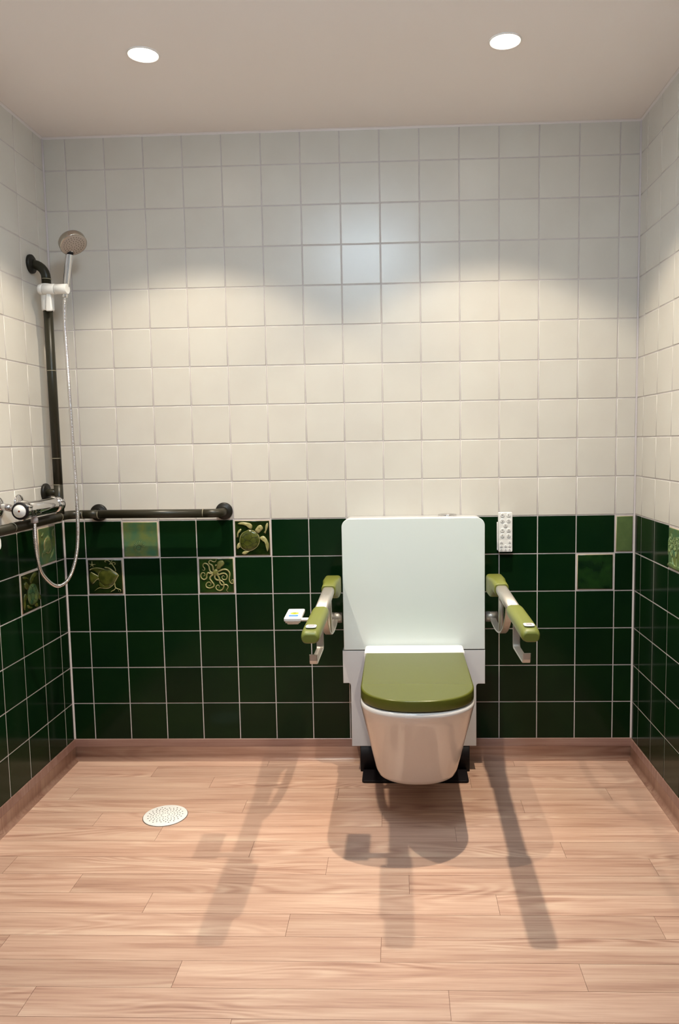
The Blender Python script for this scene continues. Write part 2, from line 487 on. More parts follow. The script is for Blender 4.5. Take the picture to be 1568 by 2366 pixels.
MB().tube([(DX0 + 0.09, YF - 0.02, 1.02), (DX0 + 0.09, YF + 0.03, 1.02), (DX0 + 0.20, YF + 0.03, 1.02)], 0.009, 10).build('door_handle', M['satin'], door_1)

ceiling = struct(MB().box((XL - 0.1, YF - 0.1, ZC), (XR + 0.1, 0.1, ZC + 0.12)).build('ceiling', M['paint']))

# sealant: upright corner beads and a bead under the ceiling
def bead(name, a, b, d1, d2, s, m):
    a, b, d1, d2 = Vector(a), Vector(b), Vector(d1) * s, Vector(d2) * s
    prof = lambda p: [p - (d1 + d2) * 0.2, p + d1, p + d1 * 0.55 + d2 * 0.1, p + d1 * 0.1 + d2 * 0.55, p + d2]
    return struct(MB().rings([prof(a), prof(b)], True, True, True, False).build(name, m))
bead('trim_1', (XL, 0, BASE_H), (XL, 0, ZC), (1, 0, 0), (0, -1, 0), 0.0055, M['silicone'])
bead('trim_2', (XR, 0, BASE_H), (XR, 0, ZC), (-1, 0, 0), (0, -1, 0), 0.0055, M['silicone'])
bead('trim_3', (XL, 0, ZC), (XR, 0, ZC), (0, -1, 0), (0, 0, -1), 0.008, M['bead'])
bead('trim_4', (XL, YF, ZC), (XL, 0, ZC), (1, 0, 0), (0, 0, -1), 0.008, M['bead'])
bead('trim_5', (XR, YF, ZC), (XR, 0, ZC), (-1, 0, 0), (0, 0, -1), 0.008, M['bead'])

# coved vinyl skirting
def skirting(name, a, b, inward, m):
    """profile swept from a to b (wall foot line); inward = direction into the room"""
    iv = Vector(inward); R = []
    r = 0.016; t = 0.0035
    for p in (Vector(a), Vector(b)):
        prof = [p + iv * -0.001 + Vector((0, 0, BASE_H)), p + iv * t * 0.6 + Vector((0, 0, BASE_H)), p + iv * t + Vector((0, 0, BASE_H - 0.002))]
        for k in range(7):
            th = PI / 2 * k / 6
            prof.append(p + iv * (t + r - r * math.cos(th)) + Vector((0, 0, 0.0006 + r - r * math.sin(th))))
        prof += [p + iv * (t + r) + Vector((0, 0, -0.001)), p + iv * -0.001 + Vector((0, 0, -0.001))]
        R.append(prof)
    mb = MB().rings(R, True, True, True, True)
    w = struct(mb.build(name, m))
    # a darker strip along the top
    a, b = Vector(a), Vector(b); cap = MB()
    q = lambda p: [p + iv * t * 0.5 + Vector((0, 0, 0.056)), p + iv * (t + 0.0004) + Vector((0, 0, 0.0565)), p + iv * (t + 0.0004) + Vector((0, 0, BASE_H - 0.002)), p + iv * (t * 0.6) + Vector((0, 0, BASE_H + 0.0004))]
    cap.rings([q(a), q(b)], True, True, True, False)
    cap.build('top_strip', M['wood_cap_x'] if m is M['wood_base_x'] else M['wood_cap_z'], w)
    return w
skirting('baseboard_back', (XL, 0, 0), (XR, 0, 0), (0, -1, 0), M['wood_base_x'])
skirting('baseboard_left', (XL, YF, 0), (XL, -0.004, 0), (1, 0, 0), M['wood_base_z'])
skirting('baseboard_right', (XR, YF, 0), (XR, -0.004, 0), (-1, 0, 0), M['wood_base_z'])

# ------------------------------------------------------------------ decorated tiles
def special(key, name_mat, label, size=0.1395, proud=0.0025):
    w, p, rz, wd, ht = SPECIAL[key]
    tw = min(size, wd - 0.009); thh = min(size, ht - 0.009)
    mb = MB().rings(tile_rings(tw, thh, 0.008, 0.004), True, False, True, True)
    mb.mi = [1 if i < 8 else 0 for i in range(len(mb.f))]
    n = Vector((math.sin(rz), -math.cos(rz), 0))
    o = obj('relief_tile', mb.mesh('relief_tile', [M[name_mat], M['clay_edge']]), w, p + n * proud, (0, 0, rz), label)
    # the figure is modelled with u right, v down in 0..1 and height towards the room
    F = Matrix(((tw, 0, 0, -tw / 2), (0, 0, -1, 0.0), (0, -thh, 0, thh / 2), (0, 0, 0, 1)))
    return o, F

class Fig:
    """figure on a tile: converts crop pixels to u, v"""
    def __init__(s, tl, tr, bl, br):
        s.c = (tl, tr, bl, br); s.rot = False
    def uv(s, x, y):
        tl, tr, bl, br = s.c
        v = (y - (tl[1] + tr[1]) / 2) / ((bl[1] + br[1]) / 2 - (tl[1] + tr[1]) / 2)
        xl = tl[0] + (bl[0] - tl[0]) * v; xr = tr[0] + (br[0] - tr[0]) * v
        u = (x - xl) / (xr - xl)
        u, v = min(max(u, 0.015), 0.985), min(max(v, 0.015), 0.985)
        return (v, 1 - u) if s.rot else (u, v)
    def pts(s, P): return [s.uv(*p) for p in P]
    def ridge(s, mb, P, w0, w1=None, h=0.8, F=None, n=5, mi=0, closed=False):
        Q = [Vector((u, v, 0)) for u, v in s.pts(P)]
        Q = smooth_path(Q, n) if len(Q) > 2 else Q
        w1 = w0 if w1 is None else w1
        sc = 0.1395
        Q = [Vector((q.x * sc, q.y * sc, 0.0004)) for q in Q]
        rad = [(w0 + (w1 - w0) * i / (len(Q) - 1)) * sc * min(1, 0.35 + 3 * (1 - i / (len(Q) - 1))) for i in range(len(Q))]
        X = F @ Matrix.Diagonal((1 / sc, 1 / sc, 1, 1))
        return mb.tube(Q, 0, 8, True, rad, 0, mi, X, flat=1.0 * h, up=(0, 0, 1))
    def blob(s, mb, P, h, F, mi=0, steps=4, sm=3, base=0.3):
        Q = [Vector((*p, 0)) for p in s.pts(P)]
        out = []
        m = len(Q)
        for i in range(m):
            a, b, c, d = Q[i - 1], Q[i], Q[(i + 1) % m], Q[(i + 2) % m]
            for k in range(sm):
                t = k / sm
                out.append(0.5 * ((2 * b) + (c - a) * t + (2 * a - 5 * b + 4 * c - d) * t * t + (3 * b - a - 3 * c + d) * t ** 3))
        out = [(q.x, q.y) for q in out]
        area = sum(out[i - 1][0] * out[i][1] - out[i][0] * out[i - 1][1] for i in range(len(out)))
        if area < 0: out.reverse()
        return mb.dome(out, h, 0.0, steps, mi, F, base=base)

# turtle (back wall, upright; left wall, turned a quarter)
def turtle(o, F, rot, shell_m, limb_m):
    g = Fig((200, 185), (1300, 180), (245, 1255), (1335, 1245)); g.rot = rot
    mb = MB()
    shell = [(630,470),(780,490),(900,560),(975,680),(990,800),(950,930),(870,1020),(730,1095),(600,1100),(470,1040),(400,950),(375,800),(395,660),(470,550)]
    g.blob(mb, shell, 0.0075, F, 0, 5)
    rim = shell + shell[:1]
    g.ridge(mb, rim, 0.012, 0.012, 1.0, F, 3, 1)
    for a in ([(560,600),(720,570),(760,700),(690,790),(560,760),(480,680),(560,600)], [(760,700),(880,690),(910,830),(800,880),(690,790)], [(560,760),(500,880),(600,960),(720,930),(800,880)], [(600,960),(620,1050)], [(500,880),(420,880)], [(480,680),(420,670)], [(720,570),(740,500)], [(880,690),(950,650)], [(910,830),(960,860)]):
        Q = [Vector((*p, 0)) for p in g.pts(a)]
        c = Vector((*g.uv(685, 785), 0))
        P3 = [Vector((q.x, q.y, 0.0075 * (0.3 + 0.7 * max(0, 1 - ((q - c).length / 0.29) ** 2) ** 0.5) + 0.0001)) for q in Q]
        P3 = [Vector((p.x * .1395, p.y * .1395, p.z)) for p in P3]
        mb.tube(P3, 0.0007, 6, True, None, 0, 2, F @ Matrix.Diagonal((1 / .1395, 1 / .1395, 1, 1)))
    for P, h in (([(850,490),(900,390),(960,330),(1040,320),(1090,380),(1095,440),(1040,500),(950,570)], 0.006),
                 ([(300,280),(350,240),(450,225),(600,240),(700,265),(755,320),(760,380),(730,440),(650,410),(600,350),(480,310),(380,280)], 0.0045),
                 ([(1010,690),(1080,655),(1150,670),(1230,770),(1285,900),(1290,1020),(1245,1135),(1225,1080),(1205,960),(1140,830),(1070,760),(1010,740)], 0.0045),
                 ([(360,850),(300,900),(280,1000),(315,1055),(350,1015),(390,1000),(370,930)], 0.004),
                 ([(510,1115),(445,1180),(500,1215),(580,1205),(640,1160),(680,1120)], 0.004)):
        g.blob(mb, P, h, F, 1, 3, base=0.55)
    g.blob(mb, [(985,400),(1005,420),(990,440),(970,420)], 0.0072, F, 2, 2)
    mb.build('turtle', [M[shell_m], M[limb_m], M['glaze_dark']], o)
    for P in ([(410,425),(420,470),(380,530),(335,570),(325,640),(330,690),(300,680),(268,690),(290,640),(290,560),(320,490),(360,445)],
              [(1235,250),(1260,300),(1250,400),(1215,490),(1195,530),(1185,590),(1155,570),(1120,560),(1165,520),(1170,420),(1185,310)]):
        f = MB(); g.blob(f, P, 0.004, F, 0, 3, 2, base=0.55); f.build('fish', M[limb_m], o)

o, F = special(('wall_back', 5, 5), 'glaze_dark', 'green glazed tile with a raised sea turtle and two small fish')
turtle(o, F, False, 'relief_olive', 'relief_pale')
o, F = special(('wall_left', 2, 4), 'glaze_dark', 'dark green glazed tile with a raised turtle, beside the shower hose')
turtle(o, F, True, 'relief_teal', 'relief_olive')

# octopus
o, F = special(('wall_back', 4, 4), 'glaze_oct', 'green glazed tile with a raised octopus with curled arms')
g = Fig((155, 205), (1310, 195), (190, 1345), (1320, 1330)); mb = MB()
g.blob(mb, [(790,320),(870,270),(950,265),(1000,310),(1015,370),(980,430),(900,500),(880,540),(800,560),(740,540),(760,470),(770,400)], 0.0075, F, 1, 4)
g.blob(mb, [(740,540),(800,570),(800,680),(770,760),(680,770),(610,700),(650,600),(700,555)], 0.0065, F, 1, 4)
g.blob(mb, [(700,430),(725,395),(765,400),(760,440),(730,460)], 0.006, F, 0, 3)
for P in ([(650,600),(630,470),(590,410),(520,370),(500,310),(550,265),(620,295),(690,310),(740,270),(740,215)],
          [(680,660),(570,650),(520,560),(500,450),(440,380),(370,355),(310,390),(310,460),(360,520),(360,570),(320,590),(280,555)],
          [(660,700),(540,690),(470,670),(430,740),(420,840),(340,890),(260,850),(230,760),(260,680),(330,665),(370,720),(340,770),(310,770)],
          [(660,700),(550,800),(540,880),(600,970),(660,1060),(640,1130),(520,1175),(420,1140),(400,1060),(450,990),(520,980),(565,1030),(540,1085),(480,1080)],
          [(710,700),(690,830),(760,910),(880,920),(970,990),(990,1090),(940,1220),(840,1260),(750,1220),(725,1150),(760,1090),(820,1085),(840,1140),(815,1180)],
          [(770,640),(820,730),(930,695),(1030,700),(1100,770),(1080,870),(1010,905),(940,870),(930,800),(980,770),(1020,810)],
          [(800,640),(940,570),(1060,565),(1150,620),(1190,720),(1170,860),(1180,960),(1240,1030),(1300,1010),(1310,950),(1290,900),(1240,930),(1260,980)],
          [(760,700),(840,850),(860,1000),(930,1080),(1050,1060),(1120,1120),(1110,1190),(1070,1250),(1130,1310)]):
    g.ridge(mb, P, 0.027, 0.010, 1.0, F, 4)
mb.build('octopus', [M['relief_pale'], M['relief_mid']], o)

# angelfish
o, F = special(('wall_back', 1, 4), 'glaze_dark', 'dark green glazed tile with a raised angelfish, seaweed and starfish')
g = Fig((185, 180), (1310, 170), (225, 1305), (1355, 1300)); mb = MB()
g.blob(mb, [(540,660),(600,560),(720,500),(850,480),(960,510),(1060,570),(1200,690),(1150,790),(1080,920),(1000,1000),(880,1060),(750,1050),(640,990),(580,900),(545,790)], 0.006, F, 0, 4)
g.blob(mb, [(550,700),(430,660),(300,580),(255,640),(250,760),(270,880),(335,975),(400,920),(470,830),(560,790)], 0.0035, F, 0, 3, base=0.5)
g.blob(mb, [(260,500),(350,455),(480,435),(640,455),(820,500),(700,520),(600,570),(540,660),(480,600),(390,520)], 0.0035, F, 0, 3, base=0.5)
g.blob(mb, [(570,890),(555,1000),(600,1095),(750,1115),(900,1100),(990,1020),(760,1030),(650,960)], 0.0035, F, 0, 3, base=0.5)
for P, w in (([(265,503),(350,460),(490,440),(650,465),(830,510)], .016), ([(760,425),(900,460),(1030,555),(1130,620),(1205,690)], .02), ([(1205,695),(1150,790),(1090,900),(1040,990),(900,1100),(750,1115),(600,1095),(500,1130),(410,1200)], .013),
             ([(300,580),(420,650),(550,715)], .012), ([(560,790),(470,840),(400,920),(335,975)], .012),
             ([(640,520),(560,620),(540,740),(580,880),(670,990),(800,1040)], .008), ([(690,560),(660,700),(690,860)], .006), ([(860,530),(830,700),(850,900)], .006), ([(980,600),(950,740),(970,880)], .006),
             ([(1065,750),(1095,720),(1130,745),(1110,785),(1075,780),(1065,750)], .011)):
    g.ridge(mb, P, w, w * .7, 1.6, F, 4, 1)
mb.build('angelfish', [M['relief_olive'], M['relief_pale']], o)
for Ps in ([[(1112,560),(1100,490),(1050,400),(990,320),(900,225),(830,195),(770,210),(765,245),(800,250)], [(985,320),(1020,275),(1065,270),(1095,295),(1090,335),(1060,320)], [(965,262),(985,230),(990,200)], [(990,320),(930,310),(895,330)]],
           [[(1080,960),(1085,1040),(1110,1100),(1180,1140),(1250,1160),(1275,1210),(1245,1245)], [(1105,1110),(1060,1170),(980,1210),(940,1245)], [(1195,1205),(1215,1205)]]):
    f = MB()
    for P in Ps: g.ridge(f, P, .013, .011, 1.4, F, 4)
    f.build('seaweed', M['relief_pale'], o)
f = MB()
for P in ((335, 215), (455, 325), (385, 410), (270, 410), (245, 310)): g.ridge(f, [(338, 335), P], .017, .012, 1.2, F)
f.build('starfish', M['relief_pale'], o)

# pale ammonite tile
o, F = special(('wall_back', 2, 5), 'glaze_light', 'pale sea green glazed tile with a faint ribbed shell')
g = Fig((190, 215), (1245, 205), (240, 1260), (1290, 1250)); f = MB()
for k in range(20):
    a = 2 * PI * k / 20; r0 = 70 + 20 * math.sin(a / 2); r1 = 150 + 3.6 * k
    sx, sy = 0.95, 1.0
    g.ridge(f, [(690 + sx * r0 * math.cos(a), 985 + sy * r0 * math.sin(a)), (690 + sx * (r0 + r1) / 2 * math.cos(a + .12), 985 + sy * (r0 + r1) / 2 * math.sin(a + .12)), (690 + sx * r1 * math.cos(a + .1), 985 + sy * r1 * math.sin(a + .1))], .011, .009, 1.3, F, 3)
g.ridge(f, [(690 + r * math.cos(a), 985 + r * math.sin(a)) for a, r in [(k * .5, 20 + k * 4.2) for k in range(13)]], .009, .006, .9, F, 3)
f.build('ammonite', M['relief_sea'], o)

# plain handmade tiles
special(('wall_back', 15, 5), 'glaze_half', 'plain soft green handmade half tile in the right corner')
special(('wall_back', 14, 4), 'glaze_plain', 'plain dark mottled green handmade tile', size=0.1385)

# nautilus tile on the left wall
o, F = special(('wall_left', 1, 5), 'glaze_light', 'sea green glazed tile with a raised nautilus, beside the shower hose')
g = Fig((0, 0), (100, 0), (0, 100), (100, 100)); mb = MB()
g.blob(mb, [(30,50),(34,36),(44,26),(56,24),(66,30),(72,40),(76,50),(72,60),(62,66),(50,70),(40,68),(28,74),(16,70),(22,62),(30,60)], 0.004, F, 0, 4)
sp = [(50 + r * math.cos(a), 48 + r * math.sin(a)) for a, r in [(2.6 + k * .42, 23 - k * .95) for k in range(20)]]
g.ridge(mb, sp, .024, .012, .9, F, 4, 1)
g.ridge(mb, [(30,50),(28,60),(20,66),(14,72),(16,80)], .014, .01, .9, F, 4, 1)
g.ridge(mb, [(40,68),(50,72),(62,69),(72,60)], .014, .01, .9, F, 4, 1)
mb.build('nautilus', [M['relief_sea'], M['relief_pale']], o)
for P in ([(14,22),(20,16),(27,12),(26,18),(20,22)], [(60,88),(68,78),(78,70),(84,64),(82,74),(74,82),(66,89)], [(80,14),(92,8),(94,20),(86,26),(92,32),(82,30),(78,24)]):
    f = MB(); g.blob(f, P, 0.0035, F, 0, 3, 2, base=.5); f.build('fish', M['relief_sea'], o)

# coral tile on the right wall
o, F = special(('wall_right', 3, 5), 'glaze_light', 'light green glazed tile with raised branching seaweed at the right edge')
mb = MB(); rnd = random.Random(3)
def branch(x, y, a, ln, w, d):
    x2, y2 = x + math.cos(a) * ln, y - math.sin(a) * ln
    g.ridge(mb, [(x, y), ((x + x2) / 2 + rnd.uniform(-2, 2), (y + y2) / 2), (x2, y2)], w, w * .7, 1.2, F, 3)
    if d:
        for da in ((-.42, .4) if d < 3 else (-.55, 0, .5)):
            branch(x2, y2, a + da + rnd.uniform(-.12, .12), ln * rnd.uniform(.7, .85), w * .78, d - 1)
for x, a in ((62, 1.75), (78, 1.4), (40, 2.0)): branch(x, 92, a, 24, .020, 4)
mb.build('seaweed', M['relief_sea'], o)
f = MB(); g.blob(f, [(3,97),(4,88),(20,84),(40,86),(60,90),(80,86),(97,88),(97,97)], .004, F, 0, 3, 2, base=.5); f.build('sea_bed', M['relief_sea'], o)

# ------------------------------------------------------------------ downlights
def downlight(x, y, label):
    d = thing('downlight', label, 'downlight', (x, y, ZC), 'ceiling downlights')
    part(MB().lathe([(0.049, ZC + 0.002), (0.0495, ZC - 0.0015), (0.048, ZC - 0.003), (0.0445, ZC - 0.003), (0.0435, ZC + 0.004)], 40, Matrix.Translation((x, y, 0)), cap0=False, cap1=False), 'bezel', M['trim_white'], d)
    part(MB().lathe([(0.0436, ZC - 0.0012), (0.02, ZC - 0.0016), (0.001, ZC - 0.0017)], 40, Matrix.Translation((x, y, 0)), cap0=False), 'lens', M['lens'], d)
    ld = bpy.data.lights.new('downlight_beam', 'SPOT')
    ld.energy = SPOT_POWER; ld.color = SPOT_COLOR; ld.spot_size = math.radians(SPOT_ANGLE); ld.spot_blend = SPOT_BLEND; ld.shadow_soft_size = 0.016
    ld.use_nodes = True
    nt = ld.node_tree; em = next(n for n in nt.nodes if n.type == 'EMISSION')
    ge = nt.nodes.new('ShaderNodeNewGeometry'); sx = nt.nodes.new('ShaderNodeSeparateXYZ')
    ab = nt.nodes.new('ShaderNodeMath'); ab.operation = 'ABSOLUTE'
    rp = nt.nodes.new('ShaderNodeValToRGB'); el = rp.color_ramp.elements
    el[0].position, el[1].position = SPOT_PROFILE[0][0], SPOT_PROFILE[-1][0]
    el[0].color, el[1].color = (SPOT_PROFILE[0][1],) * 3 + (1,), (SPOT_PROFILE[-1][1],) * 3 + (1,)
    for p_, v_ in SPOT_PROFILE[1:-1]:
        q_ = el.new(p_); q_.color = (v_, v_, v_, 1)
    nt.links.new(ge.outputs['Incoming'], sx.inputs[0]); nt.links.new(sx.outputs['Z'], ab.inputs[0])
    nt.links.new(ab.outputs[0], rp.inputs['Fac']); nt.links.new(rp.outputs['Color'], em.inputs['Strength'])
    lo = bpy.data.objects.new('downlight_beam', ld); COL.objects.link(lo); lo.parent = d; lo.location = (0, 0, -0.012)
    return d
downlight(0.504, -0.595, 'round white recessed downlight, the left one of two in the ceiling')
downlight(1.590, -0.600, 'round white recessed downlight, the right one of two in the ceiling')

# cool round lamp on the ceiling nearer the door (seen mirrored in the glaze of the back wall)
LX, LY = 1.08, -1.75
cl = thing('ceiling_lamp', 'round cool white surface lamp on the ceiling nearer the door', 'lamp', (LX, LY, ZC))
X = Matrix.Translation((LX, LY, 0))
part(MB().lathe([(0.17, ZC), (0.17, ZC - 0.018), (0.16, ZC - 0.022), (0.001, ZC - 0.022)], 48, X, cap0=False), 'housing', M['trim_white'], cl)
part(MB().lathe([(0.20, ZC - 0.022), (0.218, ZC - 0.026), (0.22, ZC - 0.075), (0.212, ZC - 0.085), (0.15, ZC - 0.090), (0.001, ZC - 0.091)], 48, X, cap0=False), 'diffuser', M['lamp_lens'], cl)

# ------------------------------------------------------------------ toilet
TX = 1.309
def d_shape(w, yb, yc, yf, n=20, e=2.25, rb=0.012):
    """D outline, CCW seen from above: straight back at yb, sides to yc, rounded nose to yf"""
    out = []
    for k in range(n * 2 + 1):
        th = PI + PI * k / (n * 2)
        c, s_ = math.cos(th), math.sin(th)
        out.append((TX + w * math.copysign(abs(c) ** (2 / e), c), yc + (yc - yf) * math.copysign(abs(s_) ** (2 / e), s_)))
    out.append((TX + w, (yb + yc) / 2))
    out += [(TX + w, yb - rb), (TX + w - rb * .3, yb - rb * .3), (TX + w - rb, yb)]
    out += [(TX - w + rb, yb), (TX - w + rb * .3, yb - rb * .3), (TX - w, yb - rb)]
    out.append((TX - w, (yb + yc) / 2))
    return out
def d_ring(w, yb, yc, yf, z, e=2.25): return [(x, y, z) for x, y in d_shape(w, yb, yc, yf, e=e)]
toilet = thing('toilet', 'white wall hung toilet with closed olive green lid', 'toilet', (TX, -0.13, 0.14))
PB = -0.1235
secs = [(0.090, -0.30, -0.42, 0.1335), (0.125, -0.37, -0.52, 0.1375), (0.139, -0.405, -0.553, 0.148), (0.1435, -0.415, -0.566, 0.165)]
z0, z1 = 0.165, 0.452
for k in range(1, 8):
    t = k / 7
    secs.append((0.1435 + (0.1838 - 0.1435) * t, -0.415 + (-0.598 + 0.415) * t, -0.566 + (-0.764 + 0.566) * t, z0 + (z1 - z0) * t))
secs += [(0.1842, -0.598, -0.7645, 0.457), (0.1828, -0.596, -0.763, 0.4625), (0.1795, -0.593, -0.759, 0.4662), (0.174, -0.588, -0.753, 0.467)]
mb = MB().rings([d_ring(w, PB, yc, yf, z) for w, yc, yf, z in secs], True, True, True, True)
part(mb, 'bowl', M['ceramic'], toilet)
part(MB().slab(d_shape(0.1765, -0.2245, -0.594, -0.752), 0.4665, 0.4705), 'seat', M['black'], toilet)
part(MB().slab(d_shape(0.1815, -0.224, -0.598, -0.7605, rb=0.006), 0.470, 0.5055, 0.004, 0.005), 'lid', M['olive'], toilet, 'olive green glossy lid')
mb = MB().slab([(x, y) for x, y in rrect(TX - 0.1865, -0.2225, TX + 0.1855, PB, 0.016, 6, (0, 0, 1, 1))], 0.4665, 0.507, 0.002, 0.005)
part(mb, 'hinge_cover', M['plastic'], toilet)

# ------------------------------------------------------------------ glass cistern module behind it
cis = thing('toilet_cistern', 'tall white glass fronted cistern module behind the toilet', 'cistern', (TX, -0.06, 0.0))
XZ = lambda y: Matrix(((1, 0, 0, 0), (0, 0, -1, y), (0, 1, 0, 0), (0, 0, 0, 1)))   # local x,y -> room x,z ; local z -> -y
part(MB().slab(rrect(1.044, 0.489, 1.577, 0.9965, 0.03, 6, (0, 0, 1, 1)), 0.0005, 0.1095, 0, 0.002, XZ(0)), 'body', M['panel'], cis)
part(MB().slab(rrect(1.039, 0.488, 1.581, 0.996, 0.031, 8, (0, 0, 1, 1)), 0.110, 0.120, 0.001, 0.002, XZ(0)), 'glass_panel', M['glass'], cis)
low = [(1.063, 0.104), (1.547, 0.104), (1.547, 0.342), (1.549, 0.349), (1.555, 0.352), (1.581, 0.352), (1.581, 0.4845), (1.034, 0.4845), (1.034, 0.357), (1.055, 0.357), (1.061, 0.354), (1.063, 0.347)]
part(MB().slab(low, 0.006, 0.1195, 0.0, 0.0015, XZ(0)), 'lower_panel', M['panel'], cis)
fb = MB().lathe([(0.036, 0.9965), (0.036, 1.0025), (0.0345, 1.0045), (0.026, 1.005), (0.0255, 1.0035), (0.024, 1.0035), (0.0235, 1.006), (0.001, 1.0065)], 36, Matrix.Translation((1.444, -0.055, 0)))
part(fb, 'flush_button', M['chrome'], cis)
part(MB().slab(rrect(1.095, -0.1185, 1.521, -0.02, 0.004, 3), 0.0012, 0.1035, 0, 0), 'base_housing', M['black'], cis, 'black base housing')
part(MB().slab(rrect(1.105, -0.222, 1.509, -0.1195, 0.012, 4, (1, 1, 0, 0)), 0.0012, 0.010, 0, 0.002), 'foot_plate', M['black'], cis, 'black foot plate on the floor')

# ------------------------------------------------------------------ fold-down support arms
def box_sec(pts, w, h, r, n=3):
    """rounded-rectangle sections along y; pts = (x, y, z, scale_w, scale_h)"""
    R = []
    for x, y, z, sw, sh in pts:
        R.append([(x + px, y, z + pz) for px, pz in rrect(-w * sw / 2, -h * sh / 2, w * sw / 2, h * sh / 2, min(r, w * sw * .49, h * sh * .49), n)])
    return R
def support_arm(label, x0, x1, side, panel):
    """x0 pivot, x1 free end; side = -1 for the left arm, +1 for the right"""
    a = thing('support_arm', label, 'grab bar', (x0, -0.11, 0.75))
    X = lambda y: x0 + (x1 - x0) * min(1, max(0, (-y - 0.12) / 0.6))
    hub_c = x0 - 0.0 * side
    mb = MB().rings(box_sec([(hub_c, -0.122, .744, .96, .96), (hub_c, -0.125, .744, 1, 1), (hub_c, -0.205, .746, 1, 1), (hub_c - side * .002, -0.245, .755, .93, .86), (X(-.27), -0.275, .765, .82, .60), (X(-.36), -0.360, .767, .80, .56), (X(-.362), -0.364, .767, .76, .50)], .062, .074, .012), True, True, True, True)
    part(mb, 'hub', M['olive_grip'], a, 'olive green pivot hub')
    part(MB().rings(box_sec([(X(y), y, .767, 1, 1) for y in (-.355, -.5, -.70)], .041, .029, .011), True, True, True, True), 'tube', M['alu'], a)
    g = MB().rings(box_sec([(X(-.685), -.688, .766, .84, .78), (X(-.69), -.692, .766, .96, .94), (X(-.71), -.712, .766, 1, 1), (x1, -.85, .766, 1, 1), (x1, -.955, .765, 1, 1), (x1, -.980, .763, .97, .93), (x1, -.990, .761, .88, .74), (x1, -.993, .760, .74, .5)], .052, .038, .016, 5), True, True, True, True)
    part(g, 'grip', M['olive_grip'], a, 'olive green soft grip')
    bx = x1
    b = part(MB().slab(rrect(bx - .0145, -.972, bx + .0145, -.938, .009, 4), .7845, .787, 0, .001), 'control_button', M['plastic'], a, 'white button')
    sub(MB().slab(rrect(bx - .008, -.963, bx + .008, -.944, .004, 3), .7869, .7885, 0, .0006), 'button_cap', M['plastic_grey'], b)
    # pivot stub under the hub, swept strap, upright rod
    xs = (1.032, x0 - .016) if side < 0 else (1.586, x0 + .016)
    part(MB().tube([(xs[0], -.095, .610), (xs[1], -.095, .610)], .020, 20), 'pivot_tube', M['alu'], a)
    xc = X(-.3) 
    P = smooth_path([(xc, -.100, .606), (xc, -.20, .600), (xc, -.30, .604), (xc, -.39, .622), (xc, -.47, .660), (xc, -.525, .710), (xc, -.545, .753)], 5)
    part(MB().strap(P, .024, .006, (1, 0, 0)), 'brace_strap', M['alu'], a)
    part(MB().tube([(xc, -.345, .754), (xc, -.345, .612)], .0095, 14), 'brace_rod', M['alu'], a)
    xh = X(-.74)
    P = [(xh, -.735, .750), (xh, -.735, .676)] + arc((xh, -.747, .676), (0, 1, 0), (0, 0, -1), .012, 0, PI / 2, 5)[1:] + [(xh, -.905, .668), (xh, -.916, .671), (xh, -.921, .680), (xh, -.923, .697)]
    part(MB().strap(P, .022, .0055, (1, 0, 0)), 'roll_hook', M['alu'], a)
    if panel:
        tilt = Matrix.Translation((.9265, -.654, .748)) @ Matrix.Rotation(.05, 4, 'X')
        c = part(MB().slab(rrect(-.0265, -.056, .0265, .056, .006, 4), -.004, .006, .001, .002, tilt), 'control_panel', M['plastic'], a, 'white control panel with yellow and blue labels')
        s2 = MB().slab(rrect(-.023, -.052, .023, .052, .005, 3), -.010, -.004, 0, 0, tilt).slab(rrect(-.018, -.046, .018, .046, .004, 3), -.016, -.010, .002, 0, tilt)
        sub(s2, 'panel_underside', M['plastic'], c)
        sub(MB().slab(rrect(.018, -.046, .075, -.026, .002, 2), -.006, .000, 0, .001, tilt), 'bracket', M['plastic'], c)
        ell = [(.0135 * math.cos(2 * PI * k / 20), .002 + .0105 * math.sin(2 * PI * k / 20)) for k in range(20)]
        sub(MB().slab(ell, .006, .0063, 0, 0, tilt), 'yellow_label', M['yellow'], c)
        sub(MB().slab(rrect(-.0145, -.034, .0145, -.016, .004, 3), .006, .0063, 0, 0, tilt), 'blue_label', M['blue'], c)
        ik = MB()
        for p, q in (((-.004, .006), (0, -.001)), ((0, -.001), (.004, .006)), ((-.003, .001), (.003, .001))):
            ik.tube([(p[0], p[1], .0064), (q[0], q[1], .0064)], .0011, 5, True, None, 0, 0, tilt)
        sub(ik, 'arrow_mark', M['ink'], c)
        for x_, w_, y_ in ((-.002, .007, .040), (.0105, .0035, .042), (0, .011, .023), (.001, .009, -.011), (-.001, .0095, -.025)):
            sub(MB().box((x_ - w_, y_ - .0006, .0062), (x_ + w_, y_ + .0006, .00645), 0, tilt), 'print_line', M['ink_grey'], c)
    return a
support_arm('olive and aluminium fold down support arm left of the toilet, carrying a white control panel', 1.003, 1.0135, -1, True)
support_arm('olive and aluminium fold down support arm on the right side of the toilet', 1.615, 1.6065, 1, False)

